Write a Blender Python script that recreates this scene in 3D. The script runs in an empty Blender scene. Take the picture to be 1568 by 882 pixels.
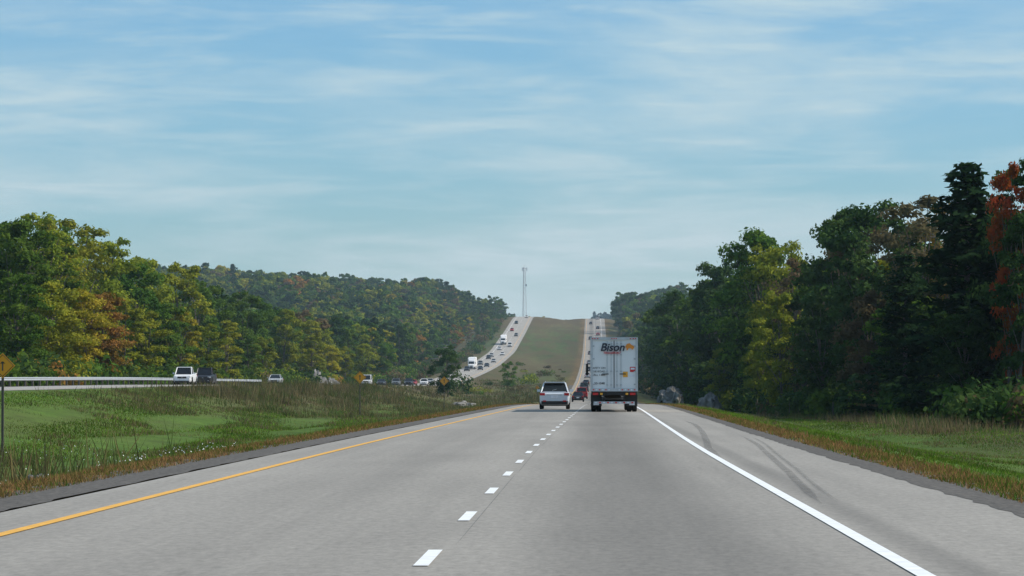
import bpy, math, random, bmesh
import numpy as np
from mathutils import Vector, Matrix
from mathutils import noise as mn
random.seed(7); rng=np.random.default_rng(11)
scene=bpy.context.scene
def link(o,parent=None):
    scene.collection.objects.link(o)
    if parent is not None: o.parent=parent
    return o
def empty(name):
    return link(bpy.data.objects.new(name,None))
# ---------------- profiles -----------------
YS=np.concatenate([np.arange(-40,420,5.),np.arange(420,1000,10.),np.arange(1000,2700,20.),np.arange(2700,7001,100.)])
yy=np.arange(-200,7400,5.)
def smooth(p,win=25):
    k=np.hanning(win); k/=k.sum()
    a=np.interp(yy,[q[0] for q in p],[q[1] for q in p])
    ap=np.pad(a,win//2,mode='edge')
    return np.convolve(ap,k,mode='valid')
ZR=smooth([(-200,0),(230,0),(290,-.08),(350,-.4),(450,-.85),(530,-.8),(650,-.4),(800,.5),(1000,3),(1158,6),(1300,9.2),(1545,16.5),(1800,29.5),(2000,40.3),(2100,42.8),(2200,43.6),(2500,38),(2900,42),(3600,60),(4500,58),(7400,40)],31)
ZL=smooth([(-200,.9),(200,1.1),(350,1.6),(565,1.6),(800,1.5),(930,2.2),(1158,6.4),(1300,9.4),(1545,17),(1800,30.2),(2000,41.5),(2100,44),(2200,44.6),(2500,39),(2900,44),(3600,60),(4500,58),(7400,40)],31)
DD=smooth([(-200,0),(80,0),(200,.6),(300,1.0),(600,1.6),(1500,3.0),(2000,3.5),(7400,3.5)],15)
zr_s=np.interp(YS,yy,ZR); zl_s=np.interp(YS,yy,ZL); d_s=np.interp(YS,yy,DD)
zr=lambda y:np.interp(y,YS,zr_s)
zl=lambda y:np.interp(y,YS,zl_s)
D=lambda y:np.interp(y,YS,d_s)
def ss(a,b,x):
    t=np.clip((x-a)/(b-a),0,1); return t*t*(3-2*t)
def hu(u,y):
    u=np.asarray(u,float); y=np.asarray(y,float)
    R=zr(y); L=zl(y)
    t=np.clip((-8.0-u)/(35.5-8.0),0,1)
    depth=2.1-1.0*ss(500,1100,y)
    med=R*(1-t)+L*t-depth*np.sin(np.pi*t)**1.0*(1-.25*t)
    med=med+ (.12*np.sin(u*.9+y*.07)+.45*np.sin(u*.3+y*.017)*ss(500,900,y))*np.sin(np.pi*t)
    right=R-1.5*ss(5.4,15,u)+ (7*ss(14,60,u))*ss(700,1500,y) + .25*np.sin(u*.35+y*.03)*ss(8,16,u)
    left=L-0.8*ss(49.5,56,-u)+9*ss(60,160,-u)*ss(900,1700,y)+6*ss(100,400,-u)*ss(600,1500,y)+ .3*np.sin(u*.2+y*.021)*ss(52,60,-u)
    return np.where(u>=5.4,right,np.where(u>=-8.0,R,np.where(u>=-35.5,med,np.where(u>=-49.5,L,left))))
def hx(x,y): return hu(np.asarray(x)-D(y),y)
# ---------------- materials ----------------
def newmat(name):
    m=bpy.data.materials.new(name); m.use_nodes=True
    nt=m.node_tree; b=nt.nodes['Principled BSDF']; return m,nt,b
def N(nt,t,**k):
    n=nt.nodes.new(t)
    for a,v in k.items(): setattr(n,a,v)
    return n
def simple(name,col,rough=.5,metal=0,spec=.5,noise=.12,nscale=3):
    m,nt,b=newmat(name)
    tc=N(nt,'ShaderNodeTexCoord'); no=N(nt,'ShaderNodeTexNoise'); no.inputs['Scale'].default_value=nscale; no.inputs['Detail'].default_value=4
    nt.links.new(tc.outputs['Object'],no.inputs['Vector'])
    mr=N(nt,'ShaderNodeMapRange'); mr.inputs[1].default_value=.3; mr.inputs[2].default_value=.7; mr.inputs[3].default_value=1-noise; mr.inputs[4].default_value=1+noise
    nt.links.new(no.outputs['Fac'],mr.inputs[0])
    vm=N(nt,'ShaderNodeVectorMath',operation='SCALE'); vm.inputs[0].default_value=col[:3]
    nt.links.new(mr.outputs[0],vm.inputs['Scale']); nt.links.new(vm.outputs[0],b.inputs['Base Color'])
    b.inputs['Roughness'].default_value=rough; b.inputs['Metallic'].default_value=metal; b.inputs['Specular IOR Level'].default_value=spec
    return m
def leafmat(name,scale=.35,lo=.6,hi=1.45,trans=.25,attr=None,det=2):
    m,nt,b=newmat(name); nt.nodes.remove(b)
    if attr:
        ci=N(nt,'ShaderNodeAttribute'); ci.attribute_name=attr; csock=ci.outputs['Color']
    else:
        ci=N(nt,'ShaderNodeObjectInfo'); csock=ci.outputs['Color']
    geo=N(nt,'ShaderNodeNewGeometry')
    no=N(nt,'ShaderNodeTexNoise'); no.inputs['Scale'].default_value=scale; no.inputs['Detail'].default_value=det; no.inputs['Roughness'].default_value=.7
    nt.links.new(geo.outputs['Position'],no.inputs['Vector'])
    mr=N(nt,'ShaderNodeMapRange'); mr.inputs[1].default_value=.3; mr.inputs[2].default_value=.7; mr.inputs[3].default_value=lo; mr.inputs[4].default_value=hi
    nt.links.new(no.outputs['Fac'],mr.inputs[0])
    hs=N(nt,'ShaderNodeHueSaturation')
    mh=N(nt,'ShaderNodeMapRange'); mh.inputs[1].default_value=.3; mh.inputs[2].default_value=.7; mh.inputs[3].default_value=.525; mh.inputs[4].default_value=.48
    nt.links.new(no.outputs['Fac'],mh.inputs[0]); nt.links.new(mh.outputs[0],hs.inputs['Hue'])
    nt.links.new(mr.outputs[0],hs.inputs['Value']); nt.links.new(csock,hs.inputs['Color'])
    df=N(nt,'ShaderNodeBsdfDiffuse'); nt.links.new(hs.outputs[0],df.inputs['Color'])
    tr=N(nt,'ShaderNodeBsdfTranslucent'); nt.links.new(hs.outputs[0],tr.inputs['Color'])
    mx=N(nt,'ShaderNodeMixShader'); mx.inputs[0].default_value=trans
    out=nt.nodes['Material Output']
    nt.links.new(df.outputs[0],mx.inputs[1]); nt.links.new(tr.outputs[0],mx.inputs[2]); nt.links.new(mx.outputs[0],out.inputs[0])
    return m
M_leaf=leafmat('foliage',trans=.35); M_grass=leafmat('grass_blades',scale=.5,lo=.75,hi=1.3,trans=.35,attr='col')
M_bark=simple('bark',(.12,.10,.085),.9,nscale=6,noise=.4)
M_rock=simple('rock_face',(.19,.185,.175),.95,spec=.2,nscale=.9,noise=.5)
M_steel=simple('galvanised_steel',(.50,.52,.53),.45,.4)
M_wood=simple('post_wood',(.12,.10,.08),.9)
M_tower=simple('tower_steel',(.42,.40,.42),.6)
def roadmat(name,base,dark_c=None,amp=1.0):
    m,nt,b=newmat(name)
    tc=N(nt,'ShaderNodeTexCoord'); sx=N(nt,'ShaderNodeSeparateXYZ'); nt.links.new(tc.outputs['Object'],sx.inputs[0])
    def noise(sc,scale,det=5,r=.6):
        mp=N(nt,'ShaderNodeMapping'); mp.inputs['Scale'].default_value=sc; nt.links.new(tc.outputs['Object'],mp.inputs[0])
        n=N(nt,'ShaderNodeTexNoise'); n.inputs['Scale'].default_value=scale; n.inputs['Detail'].default_value=det; n.inputs['Roughness'].default_value=r
        nt.links.new(mp.outputs[0],n.inputs['Vector']); return n.outputs['Fac']
    def rng_(s,a,b2,c,d):
        mr=N(nt,'ShaderNodeMapRange'); mr.inputs[1].default_value=a; mr.inputs[2].default_value=b2; mr.inputs[3].default_value=c; mr.inputs[4].default_value=d
        nt.links.new(s,mr.inputs[0]); return mr.outputs[0]
    def mul(a,b2):
        x=N(nt,'ShaderNodeMath',operation='MULTIPLY'); nt.links.new(a,x.inputs[0]); nt.links.new(b2,x.inputs[1]); return x.outputs[0]
    f=rng_(noise((1,.02,1),1.3),.3,.7,.90,1.09)
    f=mul(f,rng_(noise((1,.22,1),.3,3),.3,.7,.90,1.08))
    f=mul(f,rng_(noise((1,.3,1),11,3,.8),.25,.75,1-.24*amp,1+.24*amp))
    f=mul(f,rng_(noise((1,.12,1),2.2,7,.75),.60,.72,1,.82))
    if dark_c:
        for c,w,a in dark_c:
            s=N(nt,'ShaderNodeMath',operation='SUBTRACT'); nt.links.new(sx.outputs[0],s.inputs[0]); s.inputs[1].default_value=c
            ab=N(nt,'ShaderNodeMath',operation='ABSOLUTE'); nt.links.new(s.outputs[0],ab.inputs[0])
            mr=N(nt,'ShaderNodeMapRange',interpolation_type='SMOOTHSTEP'); mr.inputs[1].default_value=w*.15; mr.inputs[2].default_value=w; mr.inputs[3].default_value=1-a; mr.inputs[4].default_value=1
            nt.links.new(ab.outputs[0],mr.inputs[0]); f=mul(f,mr.outputs[0])
    vm=N(nt,'ShaderNodeVectorMath',operation='SCALE'); vm.inputs[0].default_value=base
    nt.links.new(f,vm.inputs['Scale']); nt.links.new(vm.outputs[0],b.inputs['Base Color'])
    b.inputs['Roughness'].default_value=.85; b.inputs['Specular IOR Level'].default_value=.3
    return m
M_road=roadmat('worn_pavement',(.285,.264,.234),[(.6,1.7,.34),(-3.3,1.3,.09),(2.85,.30,.22)])
M_roadL=roadmat('worn_pavement_b',(.34,.32,.29))
M_gravel=roadmat('gravel_shoulder',(.10,.088,.075),None,2.6)
M_white=simple('white_paint',(.8,.8,.79),.6,noise=.1,nscale=4)
M_yellow=simple('yellow_paint',(.74,.38,.04),.6,noise=.15,nscale=2)
def marks(name,lo,hi):
    mS,nt,b=newmat(name); b.inputs['Base Color'].default_value=(.05,.05,.05,1); b.inputs['Roughness'].default_value=.8
    tc=N(nt,'ShaderNodeTexCoord'); no=N(nt,'ShaderNodeTexNoise'); no.inputs['Scale'].default_value=1.2; no.inputs['Detail'].default_value=5
    nt.links.new(tc.outputs['Object'],no.inputs['Vector']); mr=N(nt,'ShaderNodeMapRange'); mr.inputs[1].default_value=.3; mr.inputs[2].default_value=.75; mr.inputs[3].default_value=lo; mr.inputs[4].default_value=hi
    nt.links.new(no.outputs['Fac'],mr.inputs[0]); nt.links.new(mr.outputs[0],b.inputs['Alpha']); return mS
M_skid=marks('tyre_rubber_marks',.10,.30); M_crack=marks('crack_seal',.2,.55)
# ground
m,nt,b=newmat('ground_cover')
at=N(nt,'ShaderNodeAttribute'); at.attribute_name='col'
geo=N(nt,'ShaderNodeNewGeometry')
prev=at.outputs['Color']
for sc,lo,hi,yst in ((.05,.72,1.28,.3),(.5,.72,1.28,.5),(6,.6,1.4,1)):
    mp=N(nt,'ShaderNodeMapping'); mp.inputs['Scale'].default_value=(1,yst,1); nt.links.new(geo.outputs['Position'],mp.inputs[0])
    no=N(nt,'ShaderNodeTexNoise'); no.inputs['Scale'].default_value=sc; no.inputs['Detail'].default_value=5; no.inputs['Roughness'].default_value=.65
    nt.links.new(mp.outputs[0],no.inputs['Vector'])
    mr=N(nt,'ShaderNodeMapRange'); mr.inputs[1].default_value=.3; mr.inputs[2].default_value=.7; mr.inputs[3].default_value=lo; mr.inputs[4].default_value=hi
    nt.links.new(no.outputs['Fac'],mr.inputs[0])
    vm=N(nt,'ShaderNodeVectorMath',operation='SCALE'); nt.links.new(prev,vm.inputs[0]); nt.links.new(mr.outputs[0],vm.inputs['Scale']); prev=vm.outputs[0]
mp=N(nt,'ShaderNodeMapping'); mp.inputs['Scale'].default_value=(1,.12,1); nt.links.new(geo.outputs['Position'],mp.inputs[0])
no=N(nt,'ShaderNodeTexNoise'); no.inputs['Scale'].default_value=.16; no.inputs['Detail'].default_value=7; no.inputs['Roughness'].default_value=.65; nt.links.new(mp.outputs[0],no.inputs['Vector'])
mr=N(nt,'ShaderNodeMapRange'); mr.inputs[1].default_value=.43; mr.inputs[2].default_value=.58; mr.inputs[3].default_value=0; mr.inputs[4].default_value=.8
nt.links.new(no.outputs['Fac'],mr.inputs[0])
a2=N(nt,'ShaderNodeAttribute'); a2.attribute_name='col2'; mm=N(nt,'ShaderNodeMath',operation='MULTIPLY'); nt.links.new(mr.outputs[0],mm.inputs[0]); nt.links.new(a2.outputs['Fac'],mm.inputs[1])
mx=N(nt,'ShaderNodeMix',data_type='RGBA'); nt.links.new(mm.outputs[0],mx.inputs[0]); nt.links.new(prev,mx.inputs[6]); mx.inputs[7].default_value=(.095,.072,.038,1)
nt.links.new(mx.outputs[2],b.inputs['Base Color']); b.inputs['Roughness'].default_value=.95; b.inputs['Specular IOR Level'].default_value=.1
M_ground=m
# ---------------- terrain ----------------
US=np.array([-2500,-1500,-1000,-700,-500,-400,-320,-250,-200,-160,-130,-110,-90,-75,-65,-58,-53,-49.5,-48,-42,-36.5,-35.5,-32,-28,-24,-20,-17,-14,-12,-10,-9,-8,-6.5,-1,4.7,5.4,7,9,12,15,19,24,30,40,55,75,110,160,250,400,700,1200,2500],float)
U,Y=np.meshgrid(US,YS)
Z=hu(U,Y)
ins=((U>-6.6)&(U<4.8))|((U>-48.1)&(U<-36.4))
X=U+D(Y)
verts=np.stack([X,Y,Z-np.where(ins,.06,0)],-1).reshape(-1,3)
nu=len(US); ny=len(YS)
def gridfaces(ny,nu):
    i=np.arange(ny-1)[:,None]*nu+np.arange(nu-1)[None,:]
    return np.stack([i,i+1,i+nu+1,i+nu],-1).reshape(-1,4)
def npmesh(name,v,f,mats,smooth=False,midx=None,cols=None,w2=None):
    me=bpy.data.meshes.new(name); v=np.asarray(v,np.float32); f=np.asarray(f,np.int32); k=f.shape[1]
    me.vertices.add(len(v)); me.vertices.foreach_set('co',v.ravel())
    me.loops.add(f.size); me.loops.foreach_set('vertex_index',f.ravel())
    me.polygons.add(len(f)); me.polygons.foreach_set('loop_start',np.arange(0,f.size,k,dtype=np.int32)); me.polygons.foreach_set('loop_total',np.full(len(f),k,np.int32))
    for mm in mats: me.materials.append(mm)
    if midx is not None: me.polygons.foreach_set('material_index',np.asarray(midx,np.int32))
    me.update(calc_edges=True)
    me.polygons.foreach_set('use_smooth',np.full(len(f),bool(smooth)))
    if cols is not None:
        a=me.color_attributes.new('col','FLOAT_COLOR','POINT'); c=np.ones((len(v),4),np.float32); c[:,:3]=cols; a.data.foreach_set('color',c.ravel())
    if w2 is not None:
        a=me.attributes.new('col2','FLOAT','POINT'); a.data.foreach_set('value',np.asarray(w2,np.float32).ravel())
    return me
GREEN=np.array([.072,.125,.020]); BROWN=np.array([.12,.09,.048]); DARK=np.array([.03,.042,.016]); OLIVE=np.array([.07,.085,.030]); RUST=np.array([.15,.10,.045])
def groundcol(u,y):
    c=np.broadcast_to(GREEN,u.shape+(3,)).copy()
    def mixc(w,col):
        nonlocal c; c=c*(1-w[...,None])+col*w[...,None]
    mixc(ss(20,32,-u)*ss(220,320,y)*.75*(u<-5),BROWN)
    mixc(ss(450,700,y)*.5,BROWN)
    mixc(ss(900,1100,y)*.6,OLIVE); mixc(np.exp(-((y-1330)/130.)**2)*.55,BROWN); mixc(np.exp(-((y-1650)/130.)**2)*.6,np.array([.055,.095,.03])); mixc(ss(1800,1950,y)*.8,BROWN)
    mixc(np.where((u<-5),1-ss(8.3,9.6,-u),1-ss(5.4,6.4,u))*.85,RUST)
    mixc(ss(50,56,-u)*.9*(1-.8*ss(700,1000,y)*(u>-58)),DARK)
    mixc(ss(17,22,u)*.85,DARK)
    return c
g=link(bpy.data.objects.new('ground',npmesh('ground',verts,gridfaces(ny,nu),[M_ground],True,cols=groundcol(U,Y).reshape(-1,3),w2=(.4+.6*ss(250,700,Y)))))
def strip(u0,u1,y0,y1,zoff,zf):
    ys=YS[(YS>y0)&(YS<y1)]; ys=np.concatenate([[y0],ys,[y1]])
    a=np.stack([u0+D(ys),ys,zf(ys)+zoff],-1); b=np.stack([u1+D(ys),ys,zf(ys)+zoff],-1)
    return np.stack([a,b],1).reshape(-1,3),gridfaces(len(ys),2)
def mk(name,parts,mat,parent=None):
    vs=[];fs=[];o=0
    for v,f in parts: vs.append(v); fs.append(f+o); o+=len(v)
    return link(bpy.data.objects.new(name,npmesh(name,np.concatenate(vs),np.concatenate(fs),[mat])),parent)
road=mk('highway_road',[strip(-6.5,4.7,-40,2600,.0,zr)],M_road)
roadL=mk('highway_road',[strip(-48,-36.5,-40,2600,.0,zl)],M_roadL)
def ragged(u_in,u_out,zf,y1=900):
    ys=np.unique(np.concatenate([np.arange(-40,300,.8),YS[(YS>=300)&(YS<=y1)]]))
    e=u_out+ (rng.random(len(ys))-.5)*.5
    ei=u_in+(rng.random(len(ys))-.5)*.10
    a=np.stack([ei+D(ys),ys,zf(ys)+.004],-1); b=np.stack([e+D(ys),ys,zf(ys)],-1)
    b[:,2]=hx(b[:,0],ys)+.008
    return np.stack([a,b],1).reshape(-1,3),gridfaces(len(ys),2)
mk('gravel_edge',[ragged(-6.55,-7.55,zr),ragged(4.62,5.3,zr)],M_gravel,road)
mk('gravel_edge_b',[ragged(-36.55,-35.6,zl),ragged(-47.95,-49.3,zl)],M_gravel,roadL)
P=[strip(2.38,2.52,-40,2590,.008,zr)]
for k in range(-4,285):
    y0=25.8+9*k+.9
    P.append(strip(-1.37,-1.25,y0,y0+2.6,.008,zr))
mk('white_markings',P,M_white,road)
mk('yellow_edge_line',[strip(-5.58,-5.44,-40,2590,.008,zr)],M_yellow,road)
P=[strip(-46.3,-46.15,-40,2590,.008,zl)]+[strip(-42.4,-42.25,9*k,9*k+3,.008,zl) for k in range(0,287)]
mk('white_markings_b',P,M_white,roadL)
mk('yellow_edge_line_b',[strip(-38.5,-38.35,-40,2590,.008,zl)],M_yellow,roadL)
def ribbon(pts,w,zo):
    n=60; xs=[p[0] for p in pts]; ys_=[p[1] for p in pts]
    t=np.linspace(0,1,len(pts)); tt=np.linspace(0,1,n)
    x=np.interp(tt,t,xs); y=np.interp(tt,t,ys_)
    k=np.hanning(13); k/=k.sum(); x=np.convolve(np.pad(x,6,mode='edge'),k,'valid'); x=x+D(y)
    wv=w*np.clip(np.minimum(tt,1-tt)*8,.15,1)
    a=np.stack([x-wv/2,y,zr(y)+zo],-1); b=np.stack([x+wv/2,y,zr(y)+zo],-1)
    return np.stack([a,b],1).reshape(-1,3),gridfaces(n,2)
mk('tyre_marks',[ribbon([(2.72,41),(2.9,47),(3.2,56),(3.54,68),(4.0,84),(4.15,97)],.13,.010),ribbon([(2.98,42),(3.15,49),(3.45,58),(3.78,70),(4.2,84),(4.35,95)],.07,.014),
                 ribbon([(2.55,68),(2.6,77),(2.9,88),(3.3,106),(3.6,127),(3.5,140)],.17,.012)],M_skid,road)
mk('pavement_cracks',[ribbon([(-3.9+dx,36+dy),(-3.75+dx,36.2+dy),(-3.5+dx,36.1+dy),(-3.25+dx,36.4+dy)],.03,.012) for dx,dy in ((0,0),(.1,-7),(-1.2,4))]+[ribbon([(-1.17+.01*math.sin(i),30+i*25),(-1.18,55+i*25)],.008,.012) for i in range(12)],M_crack,road)
# ---------------- vegetation meshes ----------------
def rand_dirs(n):
    v=rng.normal(size=(n,3)); return v/np.linalg.norm(v,axis=1,keepdims=True)
def leaf_quads(c,nrm,size,elong=1.4):
    n=len(c); r=rand_dirs(n); t=np.cross(nrm,r); t/=np.linalg.norm(t,axis=1,keepdims=True)+1e-9; b=np.cross(nrm,t)
    s=size[:,None]*.5
    v=np.stack([c-t*s*elong,c-b*s*(.6+.4*rng.random((n,1))),c+t*s*elong,c+b*s*(.6+.4*rng.random((n,1)))],1).reshape(-1,3)
    return v,np.arange(4*n).reshape(-1,4)
def tube(p0,p1,r0,r1,n=6):
    p0=np.array(p0,float);p1=np.array(p1,float); d=p1-p0; d/=np.linalg.norm(d)+1e-9
    a=np.cross(d,[0.3,.9,.2]); a/=np.linalg.norm(a); b=np.cross(d,a)
    th=np.arange(n)*2*math.pi/n; ring=np.cos(th)[:,None]*a+np.sin(th)[:,None]*b
    v=np.concatenate([p0+ring*r0,p1+ring*r1]); i=np.arange(n); j=(i+1)%n
    return v,np.stack([i,j,j+n,i+n],-1)
def assemble(name,wood,leaves):
    vs=[];fs=[];mi=[];o=0
    for grp,idx in ((wood,0),(leaves,1)):
        for v,f in grp: vs.append(v);fs.append(f+o);mi.append(np.full(len(f),idx));o+=len(v)
    return npmesh(name,np.concatenate(vs),np.concatenate(fs),[M_bark,M_leaf],midx=np.concatenate(mi))
def decid(name,H=20,R=4.8,nlobe=14,sub=6,per=120,leaf=.4,base=.15,peak=.55,sp=1.0):
    """rounded broadleaf: lobes (limb ends) spread in an uneven ellipsoid, each lobe made of sub clumps"""
    wood=[];leaves=[]
    lean=rng.normal(size=2)*.4
    pts=[np.array([0,0,-.4])]
    for k in range(1,5): pts.append(np.array([lean[0]*k/4+rng.normal()*.15,lean[1]*k/4+rng.normal()*.15,H*.75*k/4]))
    rad=[.30,.24,.18,.12,.05]
    for k in range(4): wood.append(tube(pts[k],pts[k+1],rad[k]*H/20,rad[k+1]*H/20,7))
    a0=rng.random()*6.28
    for i in range(nlobe):
        t=(i+.4)/nlobe; z=base+(1-base)*(t**.9)
        q=t/peak if t<peak else (1-t)/(1-peak)
        prof=max(.0,1-(1-q)**2)**.5*(.62 if t<peak else 1)+(.38*q if t<peak else 0)
        prof=max(.28,prof)*(.8+.4*rng.random())
        a=a0+i*2.4+rng.normal()*.3; rr=R*.66*prof if i<nlobe-1 else R*.15
        lr=R*(.32+.18*rng.random())*(1.0 if t<.8 else .72)
        L=np.array([math.cos(a)*rr+lean[0],math.sin(a)*rr+lean[1],min(z*H,H-lr*.7)])
        zz=max(1.2,L[2]*.55); k=min(3.99,zz/(H*.75)*4); j=int(k); s0=pts[j]+(pts[j+1]-pts[j])*(k-j)
        wood.append(tube(s0,L,.09*H/20,.03,5))
        for q2 in range(sub):
            d0=rand_dirs(1)[0]; d0[2]=abs(d0[2])*1.0-.2
            c=L+d0*lr*(.5+.65*rng.random()); rc=lr*(.34+.3*rng.random())
            if q2%2==0: wood.append(tube(L,c,.03,.012,3))
            n=int(per*(.55+.9*rng.random()))
            d=rand_dirs(n); d[:,2]=np.where(d[:,2]<-.35,-d[:,2],d[:,2])
            p=c+d*rc*(.35+.95*rng.random((n,1))*sp)*np.array([1.1,1.1,.85])
            nn=d+rng.normal(size=(n,3))*.6; nn[:,2]+=.2; nn/=np.linalg.norm(nn,axis=1,keepdims=True)
            leaves.append(leaf_quads(p,nn,leaf*(.5+.9*rng.random(n))))
    return assemble(name,wood,leaves)
def pine(name,H=20,R=4.2,per=24,leaf=.42,z0=.06):
    wood=[tube((0,0,-.4),(0,0,H*.5),.32,.2,7),tube((0,0,H*.5),(0,0,H),.2,.03,7)]; leaves=[]
    z=H*z0
    while z<H*.985:
        f=z/H; L=R*(1-f)**.7*(.6+.75*rng.random())+.25
        nb=5 if f<.9 else 4
        a0=rng.random()*6.28
        for k in range(nb):
            a=a0+k*6.283/nb+rng.normal()*.25; l=L*(.5+.65*rng.random())
            if rng.random()<.12: l*=1.3
            up=.08+.3*f
            tip=np.array([math.cos(a)*l,math.sin(a)*l,z+l*up]); wood.append(tube((0,0,z),tip,.05,.015,3))
            ncl=max(2,int(l/.5))
            for j in range(ncl):
                t=(j+1)/ncl*(.85)+.15; c=np.array([0,0,z])*(1-t)+tip*t
                n=int(per*(.6+.6*rng.random())); w=.22+.5*(l*.22)*(1-abs(t-.6))
                off=rng.normal(size=(n,3))*np.array([w,w,.15])
                d=off/ (np.linalg.norm(off,axis=1,keepdims=True)+1e-6); nn=d*.5+rng.normal(size=(n,3))*.4+np.array([0,0,.8]); nn/=np.linalg.norm(nn,axis=1,keepdims=True)
                leaves.append(leaf_quads(c+off,nn,leaf*(.5+.8*rng.random(n)),1.8))
        z+=.5+.3*rng.random()+.25*(1-f)
    return assemble(name,wood,leaves)
def bush(name,R=1.2,n=300,leaf=.2):
    leaves=[]
    for i in range(7):
        a=rng.random()*6.28; c=np.array([math.cos(a)*R*.6,math.sin(a)*R*.6,R*(.25+.5*rng.random())]); m_=n//7
        d=rand_dirs(m_); p=c+d*R*.5*(.5+.6*rng.random((m_,1))); p[:,2]=np.maximum(p[:,2],.05)
        nn=d+rng.normal(size=(m_,3))*.5; nn/=np.linalg.norm(nn,axis=1,keepdims=True)
        leaves.append(leaf_quads(p,nn,leaf*(.6+.8*rng.random(m_))))
    return assemble(name,[tube((0,0,-.1),(0,0,R*.6),.04,.02,4)],leaves)
NEAR=[decid('tree_a',20,5.0,16,7,110,.34),decid('tree_b',20,4.4,15,7,110,.33,base=.10,peak=.5),decid('tree_c',20,5.4,17,7,110,.35,base=.12,peak=.55),decid('tree_d',20,4.0,15,7,110,.33,base=.06,peak=.4),decid('tree_e',20,5.0,15,8,105,.34,base=.12,peak=.5),decid('tree_f',20,4.6,18,6,110,.33,base=.05,peak=.38)]
BARE=[decid('tree_thin',20,4.4,16,6,55,.28,base=.2,peak=.5,sp=1.1),decid('tree_thin2',20,4.0,16,6,70,.28,base=.15,peak=.5)]
PINE=[pine('pine_a',R=4.6),pine('pine_b',R=3.8)]
MID=[decid('mid_%d'%i,16,4.4+.4*(i%3),12,5,60,.46,base=.06,peak=.38+.06*(i%4)) for i in range(6)]
FAR=[decid('far_%d'%i,16,4.8,9,4,46,.68,base=.08,peak=.42+.06*i) for i in range(5)]
PFAR=pine('farpine',16,3,8,.6)
BUSH=[bush('bush_a'),bush('bush_b',1.4),bush('bush_c',1.0)]
SM=[decid('small_a',8,3.1,12,6,90,.22,base=.04,peak=.45)]
C_G=(.085,.15,.022); C_DG=(.05,.09,.024); C_YG=(.225,.25,.026); C_Y=(.34,.30,.03); C_O=(.28,.16,.035); C_R=(.26,.07,.02); C_BR=(.14,.11,.055); C_PINE=(.028,.054,.02)
def jit(c,a=.18):
    k=1+ (random.random()-.5)*2*a
    return (c[0]*k*(1+(random.random()-.5)*a),c[1]*k,c[2]*k,1)
def place(name,me,x,y,h,baseh,col,parent=None,wscale=1,rot=None):
    o=bpy.data.objects.new(name,me); z=float(hx(x,y)); s=h/baseh
    o.location=(x,y,z-.1); o.scale=(s*wscale,s*wscale,s); o.rotation_euler=(0,0,random.random()*6.28 if rot is None else rot); o.color=jit(col)
    return link(o,parent)
for (x,y,h,kind,c,w) in [
 (31.5,290,21.5,'p',C_PINE,1.25),(35.6,300,19.5,'p',C_PINE,1.2),(28.3,312,15,'p',C_PINE,1.15),(35.4,281,20.9,'d',C_DG,.8),(38.5,275,21.5,'d',C_G,.9),(41,292,22,'d',C_DG,1),(33.6,274,16.5,'d',C_DG,.8),
 (31.2,330,20.8,'b',C_BR,1.1),(34.6,338,20.9,'b',C_O,.9),(33,345,19,'d',C_DG,1),(29.8,360,21.6,'d',C_DG,.95),(31.8,372,21.4,'d',C_BR,1),(27.6,390,22.8,'d',C_DG,.95),(28.8,398,20.5,'p',C_DG,1.1),(25.3,428,19.0,'b',C_BR,.9),(26.9,405,18,'d',C_G,1),
 (22.8,450,23.4,'d',C_G,1.0),(24.6,446,21.5,'d',C_YG,.85),(21.4,470,19.5,'d',C_DG,1.0),(22.6,478,22,'d',C_DG,.9),(23.5,500,19.5,'d',C_G,1),(19.0,540,23.0,'d',C_DG,.95),(20.6,546,22,'d',C_DG,.9),(20.9,560,20.5,'d',C_G,1),(17.8,590,18,'d',C_DG,1),(17.0,622,20.6,'d',C_DG,1.0),(19.5,650,20,'d',C_DG,1),
 (16.9,700,12.8,'d',C_YG,.9),(19.5,712,18,'d',C_DG,.9),(29,318,11,'d',C_G,1.2),(27.4,345,12.5,'d',C_BR,1.1),(25.2,375,13,'d',C_DG,1.1),(22.9,415,14.5,'d',C_YG,.9),(22.0,440,12,'d',C_YG,.9),(24.4,400,9,'b',C_BR,1.2),(18.6,500,9,'d',C_YG,1.1),(30.8,285,9,'d',C_DG,1.3)]:
    me=random.choice({'p':PINE,'d':NEAR,'b':BARE}[kind])
    place({'p':'pine_tree','d':'deciduous_tree','b':'thin_autumn_tree'}[kind],me,x,y,h,20,c,wscale=w)
place('red_maple_tree',BARE[1],33.5,278,20.4,20,C_R,wscale=.5)
row=[(-66,392,19.0,C_G),(-69,405,19.5,C_G),(-66,420,19.3,C_G),(-70,440,20.0,C_YG),(-66,462,20.0,C_YG),(-64,482,17.5,C_G),(-66,504,18.6,C_YG),(-69,522,20.0,C_YG),(-65,545,20.2,C_YG),(-64,570,18.5,C_G),(-66,592,17.8,C_G),(-67,615,18.6,C_DG),(-64,640,17.8,C_G),(-66,672,17.5,C_G),(-63,705,16.0,C_YG),(-65,740,16.5,C_G),(-63,780,15.5,C_YG),(-64,830,16.5,C_YG),(-62,880,15.5,C_G),(-63,930,16.5,C_YG),(-63,985,16.5,C_G),(-62,1050,17,C_DG),(-62,1120,16.5,C_DG),(-63,1200,17,C_G)]
for x,y,h,c in row: place('deciduous_tree',random.choice(NEAR),x,y,h,20,c,wscale=1.0)
place('thin_autumn_tree',BARE[0],-66,414,20.9,20,C_YG,wscale=1.1); place('thin_autumn_tree',BARE[1],-67,450,21.8,20,C_YG,wscale=1.2); place('thin_autumn_tree',BARE[0],-68,434,21,20,C_Y)
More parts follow.
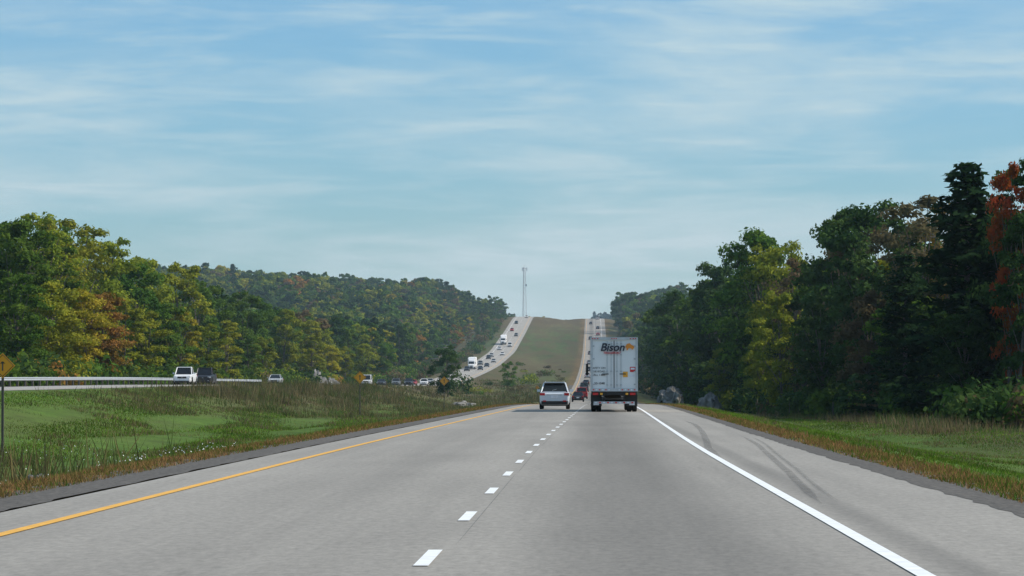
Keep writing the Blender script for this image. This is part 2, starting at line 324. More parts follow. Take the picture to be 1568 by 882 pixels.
for x,y,h,c in [(-59,372,11.5,C_YG),(-60,360,12,C_G),(-58,398,11.5,C_Y),(-58.5,412,11.5,C_O),(-58,430,11.5,C_YG),(-58,450,10.5,C_YG),(-58,470,12,C_G),(-58,489,11.5,C_Y),(-57,510,10,C_YG),(-57,540,11,C_YG),(-57,575,9,C_G),(-57,605,9,C_YG),(-56.5,700,11,C_YG),(-56,735,9.5,C_Y),(-56,790,10,C_YG),(-56,860,11,C_YG),(-56,940,11,C_G)]:
    place('maple_tree',random.choice(NEAR),x,y,h,20,c,wscale=1.25)
place('median_tree',SM[0],-25.2,612,8.7,8,C_DG,wscale=1.0)
place('median_tree',SM[0],-21.5,900,6.6,8,C_G,wscale=.9)
place('median_shrub',BUSH[1],-27,700,3.5,1.4,C_DG); place('median_shrub',BUSH[0],-18,1010,3,1.2,C_YG)
forest=empty('distant_forest')
def edgeR(y): return np.interp(y,[200,280,450,550,700,1000,2000],[38,34,27,22.5,20,19,16])
cnt=0
def scatter(y0,y1,xfun,step,kinds):
    global cnt
    y=y0
    while y<y1:
        st=step(y); xa,xb=xfun(y); x=xa+random.random()*st
        while x<xb:
            px=x+(random.random()-.5)*st*.9; py=y+(random.random()-.5)*st*.9
            me,bh=kinds(py)
            h=(12.5+6*random.random()**1.4+2.2*math.sin(px*.035+py*.011)+1.2*math.sin(px*.11))
            if px>0 and py<900: h+=2.5
            if py>1300: h*=1-.35*float(ss(95,60,abs(px)))*(px<0)
            sp=math.sin(px*.021+py*.006)+math.sin(px*.047-py*.013+1)
            c=random.choices([C_DG,C_G,C_YG,C_Y,C_O,C_BR,C_PINE],[5-1.5*sp,6,2.9+1.2*sp,.7,.45,.8,.9])[0] if px<0 else random.choices([C_DG,C_G,C_YG,C_BR],[7,4,.6,.8])[0]
            if py>3000: c=(.085,.115,.12)  # farthest trees: blue-grey distance haze painted into the foliage colour
            if random.random()<.06: me=PFAR; h*=1.05
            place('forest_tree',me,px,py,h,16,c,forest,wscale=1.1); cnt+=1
            x+=st
        y+=st*.95
kn=lambda y:(random.choice(MID),16) if y<900 else (random.choice(FAR),16)
scatter(400,900,lambda y:(-max(90,.19*y+8),-70),lambda y:8,kn)
scatter(900,2400,lambda y:(-(.19*y+12),-(62 if y<1700 else 56)),lambda y:9.6 if y<1500 else 11,kn)
scatter(285,900,lambda y:(float(edgeR(y)),min(float(edgeR(y))+34,.14*y+14)),lambda y:8,kn)
scatter(900,2400,lambda y:(19+D(y)-2,54),lambda y:10,kn)
scatter(2560,2900,lambda y:(-140,-24),lambda y:11,kn)
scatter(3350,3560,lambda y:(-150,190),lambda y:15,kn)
und=empty('understory_shrubs')
for i in range(650):
    y=330+ (i/650)**1.3*900; x=-(54.5+random.random()*9)
    place('shrub',random.choice(BUSH),x,y,1.2+2.2*random.random(),1.2,random.choices([C_DG,C_G,C_YG,C_BR,C_O],[4,4,2,1,.4])[0],und)
for i in range(550):
    y=255+(i/550)**1.4*650; x=float(edgeR(y))-4+random.random()*9-3*random.random()
    place('shrub',random.choice(BUSH),x,y,1.0+2.0*random.random(),1.2,random.choices([C_DG,C_G,C_BR,C_YG],[6,2,2,.2])[0],und)
for i in range(240):
    y=900+random.random()*1100; s=random.choice([0,1]); x=(-53-random.random()*6) if s else (13+random.random()*6)
    place('shrub',random.choice(BUSH),x+float(D(y)),y,1.5+2.5*random.random(),1.2,random.choice([C_DG,C_G,C_BR]),und)
for i in range(34):
    y=640+random.random()*700; x=-30+random.random()*19
    place('shrub',random.choice(BUSH),x+float(D(y)),y,.6+1.1*random.random()**2,1.2,random.choice([C_G,C_DG,C_BR,C_YG]),und,wscale=1.4)
# ---------------- grass ----------------
def blades(name,x,y,h,w,cols,lean=.5):
    n=len(x); z=hx(x,y)-.02; a=rng.random(n)*6.283; dx=np.cos(a)*w/2; dy=np.sin(a)*w/2
    lx=rng.normal(size=n)*h*lean*.5; ly=rng.normal(size=n)*h*lean*.5
    v=np.stack([np.stack([x-dx,y-dy,z],-1),np.stack([x+dx,y+dy,z],-1),np.stack([x+lx,y+ly,z+h],-1)],1).reshape(-1,3)
    me=npmesh(name,v,np.arange(3*n).reshape(-1,3),[M_grass],cols=np.repeat(cols,3,0))
    return link(bpy.data.objects.new(name,me))
def cl(base,n,a=.25):
    k=1+(rng.random((n,1))-.5)*2*a; return base*k*(1+(rng.random((n,3))-.5)*.2)
def field(n,y0,y1,ua,ub,pw=2.2):
    y=y0+(y1-y0)*rng.random(n)**pw; u=ua+(ub-ua)*rng.random(n); x=u+D(y)
    m_=(x>-.185*y-4)&(x<.14*y+4); return x[m_],y[m_]
G2=np.array([.118,.195,.028]);B2=np.array([.19,.15,.08]);B3=np.array([.24,.145,.06])
def patch(x,y):
    return np.sin(x*.55+np.sin(y*.13)*2.1)*np.sin(y*.09+x*.23)+.5*np.sin(x*1.7+y*.31)*np.sin(y*.41-x)
def gcol(base,n,p):
    return cl(base,n)*(.66+.5*ss(-.7,.7,p))[:,None]
x,y=field(290000,38,330,-35,-8.6); n=len(x); p=patch(x,y)
c=gcol(G2,n,patch(x*.5+9,y*.6)); br=(rng.random(n)<np.clip(.10+.5*ss(.35,1.0,p)+.5*ss(20,32,-x)*ss(200,320,y)+.2*ss(14,10,-x),0,.85)); c[br]=cl(B2*.9,br.sum())
blades('median_grass',x,y,(.03+.06*rng.random(n)+.10*ss(.4,1.1,p))*(1+.6*ss(60,200,y)),.013+.0002*y,c,.8)
x,y=field(160000,36,330,6,24,2.0); n=len(x); p=patch(x+40,y); c=gcol(G2*.95,n,patch(x*.5,y*.6))
br=rng.random(n)<np.clip(.07+.45*ss(.5,.9,p)+.35*ss(16,21,x),0,.9); c[br]=cl(B2*.9,br.sum())
blades('roadside_grass',x,y,(.03+.07*rng.random(n)+.08*ss(.4,1.,p))*(1+.5*ss(60,200,y)),.013+.0002*y,c,.8)
xs=[];ys_=[]
for ua,ub,nn in ((-9.8,-7.25,105000),(5.1,6.2,44000)):
    x,y=field(nn,34,400,ua,ub,1.9); xs.append(x);ys_.append(y)
x=np.concatenate(xs);y=np.concatenate(ys_);n=len(x); c=cl(B3,n,.35); gm=rng.random(n)<(.12+.3*ss(-.3,.8,patch(x*2,y*1.3))); c[gm]=cl(G2*.75,gm.sum())
blades('dry_verge_grass',x,y,(.03+.17*rng.random(n)*(.35+.65*np.sin(y*1.3+x)**2*np.sin(y*.37+2)**2)),.014+.0002*y,c,.8)
xs=[];ys_=[];hs=[];cs=[]
def weeds(k,yr,ur,hh,pern=45,col=B2,skew=1.0,G=False):
    for i in range(k):
        y0=yr[0]+(yr[1]-yr[0])*random.random(); f=random.random()**skew; u0=ur[0]+(ur[1]-ur[0])*f; r=.4+.9*random.random(); hh_=hh*(.3+1.0*random.random()**2)*(1-.55*f if skew>1 else 1)
        if skew>1: hh_*=float(.35+.65*ss(yr[0],yr[0]+90,y0))
        y_=y0+rng.normal(size=pern)*r; x_=u0+float(D(y0))+rng.normal(size=pern)*r
        cc=col*(.6+.7*random.random())
        if random.random()<.35: cc=np.array([.085,.12,.035])*(.7+.6*random.random())
        xs.append(x_);ys_.append(y_);hs.append(hh_*(.4+.7*rng.random(pern)));cs.append(cl(cc,pern))
OB=np.array([.15,.13,.065])
weeds(800,(215,520),(-34,-14),1.2,42,OB,2.0); weeds(380,(240,520),(-34,-18),.95,42,B2,1.7); weeds(120,(330,620),(-24,-14),.7,42,OB)
weeds(150,(90,260),(-34,-12),.35,30,np.array([.14,.14,.05])); weeds(280,(200,420),(19,28),.9,45,B2); weeds(16,(62,84),(-14.5,-11.5),1.0,50,np.array([.16,.13,.06])); weeds(9,(105,125),(-22,-19),.9,50,OB)
weeds(500,(520,1000),(-34,-10),.9,40,OB); weeds(70,(260,470),(9,16),.45,40,OB)
x=np.concatenate(xs);y=np.concatenate(ys_);h=np.concatenate(hs);c=np.concatenate(cs)
ok=((x-D(y))<-8.5)|((x-D(y))>6); ok&=((x-D(y))>-35.3)|((x-D(y))<-50)
blades('tall_weeds',x[ok],y[ok],h[ok],(.03+.0001*y)[ok],c[ok],.5)
x,y=field(900,60,150,-30,-12,1.2); n=len(x); z=hx(x,y)+.16
v,f=leaf_quads(np.stack([x,y,z],-1),rand_dirs(n),np.full(n,.05),1); link(bpy.data.objects.new('wildflowers',npmesh('wildflowers',v,f,[M_white])))
# ---------------- rocks ----------------
def rock(name,x,y,sx,sy,sz,seed):
    bm=bmesh.new(); bmesh.ops.create_icosphere(bm,subdivisions=4,radius=1)
    for v in bm.verts:
        p=v.co*1.3+Vector((seed*3.1,0,0)); k=.8+.4*mn.noise(p)+.10*mn.cell(p*2.2)+.15*mn.noise(p*4)+.07*mn.noise(p*11)
        v.co=Vector((v.co.x*sx*k,v.co.y*sy*k,max(-.3,v.co.z)*sz*k))
    me=bpy.data.meshes.new(name); bm.to_mesh(me); bm.free(); me.materials.append(M_rock)
    o=bpy.data.objects.new(name,me); o.location=(x,y,float(hx(x,y))); link(o)
rock('rock_outcrop',-54,676,3.2,6,4.0,1); rock('rock_outcrop',-52.6,700,2.2,5,2.4,5)
rock('rock_outcrop',12.6,520,1.9,6,3.3,2); rock('rock_outcrop',16.0,470,2.2,3,2.8,6); rock('rock_outcrop',13,560,2.4,8,3.4,7)
rock('rock_outcrop',-11.7,73,.28,.25,.22,4); rock('rock_outcrop',-19,520,2,4,1,9)
# ---------------- mesh builder ----------------
class MB:
    def __init__(s): s.v=[];s.f=[];s.m=[];s.mats=[]
    def mi(s,m):
        if m not in s.mats: s.mats.append(m)
        return s.mats.index(m)
    def add(s,v,f,m):
        o=len(s.v); s.v+= [tuple(map(float,p)) for p in v]; k=s.mi(m)
        for q in f: s.f.append([i+o for i in q]); s.m.append(k)
    def box(s,cx,cy,cz,sx,sy,sz,m,tx=1,ty=1,rz=0):
        v=[]
        for dz,kx,ky in ((-.5,1,1),(.5,tx,ty)):
            for a,b in ((-.5,-.5),(.5,-.5),(.5,.5),(-.5,.5)):
                px,py=a*sx*kx,b*sy*ky
                v.append((cx+px*math.cos(rz)-py*math.sin(rz),cy+px*math.sin(rz)+py*math.cos(rz),cz+dz*sz))
        s.add(v,[(0,3,2,1),(4,5,6,7),(0,1,5,4),(1,2,6,5),(2,3,7,6),(3,0,4,7)],m)
    def beam(s,p0,p1,w,m,n=4):
        v,f=tube(p0,p1,w/2,w/2,n); s.add(v,[tuple(q) for q in f]+[tuple(range(n))[::-1],tuple(range(n,2*n))],m)
    def wheel(s,cx,cy,r,w,tm,hm):
        n=20; v=[]
        R_=[(-w/2+.05,.001),(-w/2+.02,r*.6),(-w/2,r*.86),(-w/2+.03,r),(w/2-.03,r),(w/2,r*.86),(w/2-.02,r*.6),(w/2-.05,0.001)]
        for dx,rr in R_:
            for k in range(n):
                a=k*2*math.pi/n; v.append((cx+dx,cy+math.cos(a)*rr,r+math.sin(a)*rr))
        off=None
        for j in range(len(R_)-1):
            f=[(j*n+k,j*n+(k+1)%n,(j+1)*n+(k+1)%n,(j+1)*n+k) for k in range(n)]
            if j==0: off=len(s.v); s.add(v,f,hm)
            else:
                mm=hm if j==len(R_)-2 else tm
                for q in f: s.f.append([i+off for i in q]); s.m.append(s.mi(mm))
    def loft(s,secs,m,pf):
        v=[];n=None
        for sc in secs:
            r=pf(sc); n=len(r); v+=r
        f=[(j*n+k,j*n+(k+1)%n,(j+1)*n+(k+1)%n,(j+1)*n+k) for j in range(len(secs)-1) for k in range(n)]
        f+=[tuple(range(n))[::-1],tuple((len(secs)-1)*n+k for k in range(n))]
        s.add(v,f,m)
    def quad(s,pts,m): s.add(pts,[tuple(range(len(pts)))],m)
    def mesh(s,name,bev=0):
        me=bpy.data.meshes.new(name); me.from_pydata(s.v,[],s.f)
        for m in s.mats: me.materials.append(m)
        me.polygons.foreach_set('material_index',s.m); me.update()
        bm=bmesh.new(); bm.from_mesh(me); bmesh.ops.recalc_face_normals(bm,faces=bm.faces)
        if bev:
            ed=[e for e in bm.edges if len(e.link_faces)==2 and e.calc_face_angle(0)>.6 and e.calc_length()>.25]
            bmesh.ops.bevel(bm,geom=ed,offset=bev,segments=2,affect='EDGES',profile=.5,clamp_overlap=True)
        bm.to_mesh(me); bm.free(); return me
def paint(n,c): return simple(n,c,.3,0,.5,noise=.05)
M_glass=simple('tinted_glass',(.012,.014,.016),.12,0,.5,noise=.05)
M_tyre=simple('tyre',(.015,.015,.015),.85); M_hub=simple('hub',(.3,.3,.31),.4,.6)
M_blk=simple('black_trim',(.02,.02,.02),.6); M_red=simple('red_lens',(.55,.015,.015),.25); M_amb=simple('amber_lens',(.85,.38,.03),.3)
M_head=simple('headlamp',(.8,.8,.78),.1); M_plate=simple('plate',(.75,.76,.8),.5)
def ring(sc):
    y,w,zb,zt=sc
    h=[(w*.90,zb),(w*.99,zb+.12),(w,zb+(zt-zb)*.55),(w*.97,zt-.06),(w*.90,zt)]
    return [(x,y,z) for x,z in h]+[(-x,y,z) for x,z in h[::-1]]
def gh(mb,yb0,yf0,yb1,yf1,zb,zt,wb,wt,body,pill=(.0,)):
    B=[(-wb,yb0,zb),(wb,yb0,zb),(wb,yf0,zb),(-wb,yf0,zb)]; T=[(-wt,yb1,zt),(wt,yb1,zt),(wt,yf1,zt),(-wt,yf1,zt)]
    mb.add(B+T,[(0,1,5,4),(1,2,6,5),(2,3,7,6),(3,0,4,7),(4,5,6,7)],M_glass)
    mb.box(0,(yb1+yf1)/2,zt+.025,wt*2+.05,(yf1-yb1)+.08,.07,body,tx=.9,ty=.95)
    for i in range(4): mb.beam(B[i],T[i],.10,body)
    for p in pill:
        for s_ in (-1,1): mb.beam((s_*(wb+.005),p,zb),(s_*(wt+.005),p*.9,zt),.08,M_blk)
def car(name,kind,body,bev=.0):
    mb=MB()
    if kind=='suv': L,W,zt,H=4.6,.93,1.06,1.66
    elif kind=='sedan': L,W,zt,H=4.7,.90,.92,1.42
    elif kind=='van': L,W,zt,H=5.3,.98,1.15,2.05
    else: L,W,zt,H=5.7,1.0,1.12,1.88
    h=L/2
    secs=[(-h,W*.86,.45,zt-.14),(-h+.07,W*.96,.32,zt-.03),(-h*.7,W,.26,zt),(h*.25,W,.26,zt),(h*.45,W*.985,.26,zt-.02),(h*.82,W*.95,.28,zt-.10),(h*.96,W*.88,.34,zt-.2),(h,W*.78,.42,zt-.32)]
    mb.loft(secs,body,ring)
    if kind=='suv': gh(mb,-h+.14,h*.42,-h+.5,h*.05,zt-.01,H-.06,W*.88,W*.70,body,(-.95,.1))
    elif kind=='sedan': gh(mb,-h*.75,h*.42,-h*.42,h*.06,zt-.01,H-.05,W*.86,W*.66,body,(-.1,))
    elif kind=='van': gh(mb,-h+.08,h*.62,-h+.2,h*.34,zt-.01,H-.06,W*.92,W*.8,body,(-.6,.7))
    else:
        gh(mb,-h*.12,h*.5,-h*.06,h*.28,zt-.01,H-.06,W*.86,W*.74,body,(.5,))
        mb.box(0,-h*.58,zt+.006,W*1.6,h*.78,.02,M_blk)
        for s_ in (-1,1): mb.box(s_*W*.9,-h*.56,zt+.05,.09,h*.85,.12,body)
        mb.box(0,-h+.08,zt+.05,W*1.7,.08,.12,body)
    wy=(L*.29,-L*.30); wr=.36 if kind!='sedan' else .33
    if kind=='pickup': wr=.40
    for wy_ in wy:
        for s_ in (-1,1):
            mb.wheel(s_*(W-.12),wy_,wr,.24,M_tyre,M_hub)
            mb.quad([(s_*(W+.004),wy_+math.cos(t)*(wr+.07),wr+math.sin(t)*(wr+.07)) for t in np.linspace(-.1,math.pi+.1,12)],M_blk)
    for s_ in (-1,1):
        mb.box(s_*W*.80,-h+.02,zt-.14,.30,.10,.17,M_red); mb.box(s_*W*.88,-h+.12,zt-.14,.14,.2,.17,M_red)
        mb.box(s_*W*.72,h-.10,zt-.30,.34,.16,.15,M_head); mb.box(s_*W*.62,h-.005,.42,.14,.03,.08,M_head)
        mb.box(s_*(W+.09),h*.36,zt+.08,.20,.12,.15,body)
        mb.box(s_*W*.66,-h-.06,.50,.20,.05,.07,M_red)
    mb.box(0,-h+.01,.40,W*1.74,.12,.22,M_blk); mb.box(0,-h-.035,zt-.30,.40,.02,.17,M_plate); mb.box(0,-h+.01,zt-.17,.9,.06,.05,M_hub)
    mb.box(0,h-.02,zt-.36,W*.95,.10,.20,M_blk); mb.box(0,h-.0,.34,W*1.5,.10,.16,M_blk); mb.box(0,h+.04,zt-.36,.16,.02,.08,M_hub)
    mb.box(0,0,.24,W*1.7,L*.85,.08,M_blk)
    if kind in('suv','van'):
        mb.box(0,(-h+.5 if kind=='suv' else -h+.2)-.06,H-.01,W*1.3,.24,.05,body)
        for s_ in (-1,1): mb.beam((s_*W*.62,-h+.6,H+.04),(s_*W*.62,h*.05,H+.04),.04,M_hub)
        mb.beam((-.25,-h+.2,zt+.06),(.12,-h+.24,zt+.16),.02,M_blk)
        mb.box(0,-h+.085,zt+.0,W*1.5,.03,.06,body)
    return mb.mesh(name,bev)
cols={'white':(.75,.76,.77),'silver':(.42,.44,.46),'black':(.02,.02,.025),'red':(.45,.02,.02),'grey':(.13,.14,.15),'blue':(.04,.07,.16)}
PM={k:paint('paint_'+k,v) for k,v in cols.items()}
PM['pale']=simple('paint_pale_silver',(.66,.70,.74),.28,.1,.5,noise=.03)
cache={}
def putcar(kind,col,u,y,dirn,name=None,bev=.0):
    k=(kind,col,bev)
    if k not in cache: cache[k]=car(kind+'_'+col,kind,PM[col],bev)
    x=u+float(D(y)); zf=zr if u>-20 else zl; z=float(zf(y))+.01
    sl=math.atan((zf(y+5)-zf(y-5))/10)
    o=bpy.data.objects.new(name or {'suv':'suv','sedan':'sedan_car','van':'van','pickup':'pickup_truck'}[kind],cache[k])
    o.location=(x,y,z); o.rotation_euler=(sl if dirn>0 else -sl,0,0 if dirn>0 else math.pi); link(o)
putcar('suv','pale',-2.85,214,1,bev=.03)
M_tw=simple('trailer_white',(.80,.80,.79),.6,spec=.25,noise=.04,nscale=1.2); M_tfr=simple('trailer_frame',(.50,.51,.52),.4,.3)
M_navy=simple('logo_ink',(.02,.02,.04),.5); M_org=simple('logo_orange',(.8,.27,.03),.5); M_redp=simple('red_tape',(.6,.03,.03),.5); M_dirt=simple('chassis',(.035,.032,.03),.8)
def semi(name,x,y,z,dirn,detail=True,cabm=PM['white'],slope=0):
    E=bpy.data.objects.new(name,None); link(E); E.location=(x,y,z); E.rotation_euler=(slope,0,0 if dirn>0 else math.pi)
    mb=MB(); W=2.6; h0=1.12; h1=4.08; Lh=16.0
    mb.box(0,Lh/2,(h0+h1)/2,W,Lh,h1-h0,M_tw)
    for s_ in (-1,1): mb.box(s_*(W/2-.06),-.03,(h0+h1)/2,.13,.07,h1-h0,M_tfr)
    mb.box(0,-.03,h1-.07,W-.26,.07,.15,M_tfr); mb.box(0,-.03,h0+.08,W-.26,.07,.17,M_tfr)
    mb.box(0,-.012,(h0+h1)/2,.035,.03,h1-h0-.35,M_blk)
    for xr in (-.38,-.16,.16,.38):
        mb.beam((xr,-.045,h0+.2),(xr,-.045,h1-.18),.035,M_tfr,6)
        for zz in (h0+.35,h0+1.1,h0+2.0,h1-.35): mb.box(xr,-.035,zz,.10,.05,.06,M_tfr)
    for xr in (-.38,.38): mb.box(xr*1.25,-.085,h0+.95,.34,.03,.05,M_blk)
    for s_ in (-1,1):
        for zz in (1.5,2.2,2.9,3.6): mb.box(s_*(W/2-.14),-.07,zz,.16,.03,.07,M_tfr)
        for i in range(6): mb.box(s_*(.28+i*.17),-.072,h0+.08,.085,.012,.06,M_redp if i%2 else M_plate)
        for i,xx in enumerate((.9,1.05,1.18)): mb.box(s_*xx,-.075,h1-.07,.07,.02,.05,M_red)
        mb.box(s_*1.02,-.02,.98,.30,.10,.13,M_red); mb.box(s_*.70,-.02,.98,.14,.10,.11,M_amb)
        mb.box(s_*.55,-.02,.78,.09,.09,.62,M_dirt)
    for xx in (-.12,0,.12): mb.box(xx,-.075,h1-.07,.06,.02,.05,M_red)
    mb.box(0,.05,1.02,W-.1,.14,.2,M_dirt); mb.box(0,-.02,.50,2.25,.11,.12,M_tfr)
    for i in range(10): mb.box(-1.0+i*.222,-.08,.50,.11,.01,.07,M_redp if i%2 else M_plate)
    for s_ in (-1,1): mb.box(s_*.5,7,.98,.12,13.5,.24,M_dirt); mb.box(s_*1.24,7.5,.75,.03,6.5,.6,M_tw)
    for yy_ in (.95,2.25,14.0,15.25,19.2):
        for s_ in (-1,1):
            for xx in ((1.13,.84) if yy_<18 else (1.05,)): mb.wheel(s_*xx,yy_,.51,.27,M_tyre,M_hub)
        mb.beam((-1,yy_,.51),(1,yy_,.51),.16,M_dirt,8)
    for s_ in (-1,1): mb.box(s_*.98,.33,.62,.60,.015,.62,M_blk); mb.box(s_*.98,.32,.42,.3,.01,.12,M_plate)
    mb.box(0,17.4,.85,1.0,7.2,.28,M_dirt)
    mb.loft([(16.5,1.2,1.05,3.0),(18.4,1.22,1.0,2.95),(18.9,1.15,1.0,2.0),(20.2,.98,.85,1.75),(20.5,.85,.8,1.6)],cabm,ring)
    mb.loft([(16.5,1.18,2.9,4.0),(17.3,1.15,2.9,3.9),(18.4,.95,2.9,3.15)],cabm,ring)
    mb.quad([(-1.0,18.89,2.05),(1.0,18.89,2.05),(.95,18.46,2.85),(-.95,18.46,2.85)],M_glass)
    for s_ in (-1,1): mb.quad([(s_*1.225,17.5,2.0),(s_*1.225,18.35,2.0),(s_*1.225,18.2,2.75),(s_*1.225,17.5,2.75)],M_glass); mb.box(s_*1.5,18.5,2.4,.14,.2,.7,M_blk)
    for s_ in (-1,1): mb.box(s_*.75,20.42,1.25,.3,.12,.2,M_head)
    mb.box(0,20.52,1.2,.9,.06,.7,M_hub); mb.box(0,20.6,.6,2.3,.2,.35,M_hub)
    link(bpy.data.objects.new('truck_body',mb.mesh(name+'_body')),E)
    if detail:
        def text(s_,sx,x_,z_,mat,shear=0,bold=0,yo=-.012):
            cu=bpy.data.curves.new('txt','FONT'); cu.body=s_; cu.size=sx; cu.align_x='CENTER'; cu.extrude=.003; cu.shear=shear; cu.offset=bold
            to=bpy.data.objects.new('tmp',cu); scene.collection.objects.link(to); bpy.context.view_layer.update()
            me=bpy.data.meshes.new_from_object(to.evaluated_get(bpy.context.evaluated_depsgraph_get())); bpy.data.objects.remove(to)
            me.materials.clear(); me.materials.append(mat)
            t=bpy.data.objects.new('lettering',me); t.location=(x_,yo,z_); t.rotation_euler=(math.pi/2,0,0); link(t,E)
        text('Bison',.60,-.10,3.34,M_navy,.25,.012,-.075)
        text('TRANSPORT',.17,-.12,3.17,M_redp,.2,.004,-.075)
        for i,s_ in enumerate(('SAFETY ON','THE ROAD','CALL 1-800')): text(s_,.15,-.86,2.35-.19*i,M_dirt)
        text('53-1048',.17,-.80,1.50,M_dirt,0,.002)
        d=MB()
        pts=[(-.2,.02),(-.1,.2),(.05,.24),(.16,.14),(.28,.10),(.3,-.02),(.2,-.12),(.12,-.04),(.0,-.02),(-.05,-.14),(-.12,-.14),(-.12,-.02)]
        d.add([(.80+a,-.08,3.52+b) for a,b in pts]+[(.80+a,-.07,3.52+b) for a,b in pts],[tuple(range(12)),tuple(range(12,24))[::-1]],M_org)
        d.box(1.02,-.015,2.32,.30,.012,.28,M_redp); d.box(1.02,-.024,2.36,.22,.006,.1,M_plate); d.box(.62,-.015,2.05,.26,.012,.30,M_amb); d.box(.98,-.015,1.98,.28,.012,.12,M_plate)
        link(bpy.data.objects.new('decals',d.mesh('decals')),E)
    return E
semi('semi_trailer_truck',1.30,190,.01,1)
for yS,sl_ in ((1225.,-.03),(1640.,-.045)): semi('semi_trailer_truck',-44.1+float(D(yS)),yS,float(zl(yS)),-1,False,slope=sl_)
for a in [('pickup','white',-44.1,366,-1),('pickup','black',-44.2,386,-1),('sedan','silver',-44.0,468,-1),('van','white',-44.1,655,-1),('sedan','black',-44.1,700,-1),('suv','grey',-44.1,752,-1),('suv','black',-40.4,735,-1),('sedan','red',-44.1,822,-1),('suv','white',-40.4,800,-1),('sedan','silver',-44,905,-1),
 ('suv','black',-44.1,1165,-1),('sedan','black',-40.4,1190,-1),('suv','grey',-44.1,1300,-1),('sedan','silver',-40.4,1345,-1),('suv','black',-44.1,1400,-1),('sedan','white',-40.4,1470,-1),('suv','white',-44.1,1560,-1),('suv','grey',-40.4,1730,-1),('suv','black',-44.1,1900,-1),('sedan','white',-40.4,2000,-1),('suv','silver',-44.1,1440,-1),('van','white',-40.4,1600,-1),('sedan','black',-40.4,1260,-1),('suv','red',-44.1,1800,-1),
 ('sedan','black',-3.2,500,1),('pickup','red',-3.0,575,1),('van','grey',-3.2,760,1),('sedan','black',-3.2,900,1),('suv','black',-3.2,1180,1),('suv','grey',-3.2,1500,1),('sedan','black',.6,1850,1),('suv','black',-3.2,1700,1),('van','white',.6,2010,1),('suv','black',.6,960,1),('suv','silver',-3.2,1320,1),('sedan','black',-3.2,1920,1),('sedan','red',.6,1760,1),('suv','white',-3.2,1050,1),('suv','black',-47.2,247,-1)]:
    putcar(*a)
# ---------------- guardrail ----------------
mb=MB(); u=-48.9
ys=np.arange(236,500,3.81)
prof=[(0,.78),(.05,.72),(0,.64),(.05,.56),(0,.48)]
v=[]
for y in ys:
    for a,b in prof: v.append((u+a+float(D(y)),y,float(zl(y))+b))
n=5; mb.add(v,[(j*n+k,j*n+k+1,(j+1)*n+k+1,(j+1)*n+k) for j in range(len(ys)-1) for k in range(n-1)],M_steel)
for y in ys: mb.box(u-.12+float(D(y)),y,float(zl(y))+.3,.16,.2,.9,M_wood)
link(bpy.data.objects.new('guardrail',mb.mesh('guardrail')))
# ---------------- signs ----------------
M_sign=simple('orange_sign_face',(.95,.36,.015),.45,noise=.05); M_back=simple('sign_back',(.4,.4,.4),.5)
def sign(x,y,zc,half):
    mb=MB(); zg=float(hx(x,y))
    mb.add([(0,-.05,-half),(half,-.05,0),(0,-.05,half),(-half,-.05,0)],[(0,1,2,3)],M_sign)
    mb.add([(0,-.03,-half),(half,-.03,0),(0,-.03,half),(-half,-.03,0)],[(0,1,2,3)],M_back)
    b=half*.86; P=[(0,-b),(b,0),(0,b),(-b,0)]
    for i in range(4):
        p=P[i]; q=P[(i+1)%4]; mb.beam((p[0],-.052,p[1]),(q[0],-.052,q[1]),.02,M_blk)
    mb.beam((0,-.056,-half*.4),(0,-.056,half*.25),half*.12,M_blk); mb.box(0,-.056,half*.25,half*.4,.01,half*.16,M_blk,tx=.2)
    mb.box(0,0,(zg-zc-.2+half*.8)/2,.09,.06,abs(zg-zc-.2)+half*.8,M_wood)
    o=link(bpy.data.objects.new('road_sign',mb.mesh('road_sign'))); o.location=(x,y,zc)
sign(-21.3,125,1.387+.76,.46); sign(-20,300,1.387+.80,.54); sign(-18.9,447,1.387+.72,.60)
sign(-9.5,620,1.2,.35)
# ---------------- tower ----------------
mb=MB(); Ht=56.; tb=2.3; tt_=.9; ns=12
legs=lambda f,k:((tb*(1-f)+tt_*f)*math.cos(k*2.0944+.3),(tb*(1-f)+tt_*f)*math.sin(k*2.0944+.3),Ht*f)
for i in range(ns):
    f0,f1=i/ns,(i+1)/ns
    for k in range(3):
        mb.beam(legs(f0,k),legs(f1,k),.3,M_tower); mb.beam(legs(f0,k),legs(f1,(k+1)%3),.15,M_tower); mb.beam(legs(f1,k),legs(f1,(k+1)%3),.15,M_tower)
for k in range(3):
    p=legs(1,k); mb.box(p[0]*2.4,p[1]*2.4,Ht-1,.5,.5,3,M_tower); mb.beam((0,0,Ht-.5),(p[0]*2.4,p[1]*2.4,Ht-.5),.3,M_tower)
mb.beam((0,0,Ht),(0,0,Ht+3),.25,M_tower); mb.box(1.5,0,Ht*.75,1.2,.6,1.6,M_tower)
o=link(bpy.data.objects.new('communication_tower',mb.mesh('tower'))); o.location=(-53.5,2800,41.5)
# ---------------- haze (real scattering air) ----------------
hm=bpy.data.materials.new('air_haze'); hm.use_nodes=True; nt=hm.node_tree
nt.nodes.remove(nt.nodes['Principled BSDF'])
vs_=N(nt,'ShaderNodeVolumeScatter'); vs_.inputs['Color'].default_value=(.62,.84,1,1); vs_.inputs['Density'].default_value=.00009; vs_.inputs['Anisotropy'].default_value=.1
nt.links.new(vs_.outputs[0],nt.nodes['Material Output'].inputs['Volume'])
mb=MB(); mb.box(0,2750,85,1800,5200,270,hm); link(bpy.data.objects.new('atmosphere_haze',mb.mesh('haze')))
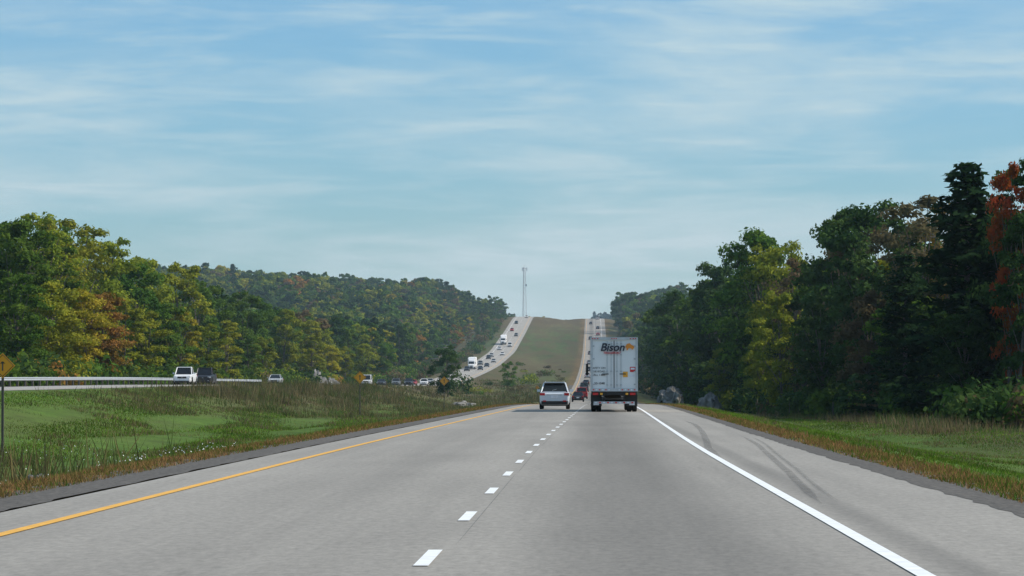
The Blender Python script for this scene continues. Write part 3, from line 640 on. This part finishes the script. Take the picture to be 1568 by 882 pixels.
# ---------------- sky, sun ----------------
el,az=math.radians(43),math.radians(90)
w=bpy.data.worlds.new('World'); scene.world=w; w.use_nodes=True; nt=w.node_tree; bg=nt.nodes['Background']
sk=N(nt,'ShaderNodeTexSky',sky_type='NISHITA'); sk.sun_disc=False; sk.sun_elevation=el; sk.sun_rotation=az; sk.air_density=1; sk.dust_density=.6; sk.ozone_density=2
tc=N(nt,'ShaderNodeTexCoord')
def cn(scale,rot,sc,det,lo,hi,a):
    mp=N(nt,'ShaderNodeMapping'); mp.inputs['Scale'].default_value=scale; mp.inputs['Rotation'].default_value=rot; nt.links.new(tc.outputs['Generated'],mp.inputs[0])
    n=N(nt,'ShaderNodeTexNoise'); n.inputs['Scale'].default_value=sc; n.inputs['Detail'].default_value=det; n.inputs['Roughness'].default_value=.58; n.inputs['Distortion'].default_value=.35
    nt.links.new(mp.outputs[0],n.inputs['Vector']); mr=N(nt,'ShaderNodeMapRange',interpolation_type='SMOOTHSTEP'); mr.inputs[1].default_value=lo; mr.inputs[2].default_value=hi; mr.inputs[3].default_value=0; mr.inputs[4].default_value=a
    nt.links.new(n.outputs['Fac'],mr.inputs[0]); return mr.outputs[0]
a=cn((1,1,4.5),(0,.12,0),5,6,.42,.70,.85); b=cn((1,1,8),(0,-.10,0),15,6,.43,.72,.6)
ad=N(nt,'ShaderNodeMath',operation='ADD',use_clamp=True); nt.links.new(a,ad.inputs[0]); nt.links.new(b,ad.inputs[1])
sc_=N(nt,'ShaderNodeVectorMath',operation='MULTIPLY'); sc_.inputs[1].default_value=(.62,1.0,1.30); nt.links.new(sk.outputs[0],sc_.inputs[0])
mx=N(nt,'ShaderNodeMix',data_type='RGBA'); nt.links.new(ad.outputs[0],mx.inputs[0]); nt.links.new(sc_.outputs[0],mx.inputs[6]); mx.inputs[7].default_value=(5.2,6.9,7.7,1)
nt.links.new(mx.outputs[2],bg.inputs[0]); bg.inputs[1].default_value=.10
sl=bpy.data.lights.new('sun','SUN'); sl.energy=4.5; sl.angle=math.radians(.5); sl.color=(1,.93,.82)
so=link(bpy.data.objects.new('sun',sl)); dv=Vector((math.sin(az)*math.cos(el),math.cos(az)*math.cos(el),math.sin(el))); so.rotation_euler=dv.to_track_quat('Z','Y').to_euler()
scene.view_settings.view_transform='Standard'; scene.view_settings.look='None'; scene.view_settings.exposure=0
cam=bpy.data.cameras.new('camera'); cam.sensor_width=36; cam.lens=121.6; cam.clip_end=20000; cam.clip_start=.5
co=link(bpy.data.objects.new('camera',cam)); co.location=(0,0,1.387); co.rotation_euler=(math.radians(91.633),0,math.radians(1.298)); scene.camera=co
print('trees',cnt)
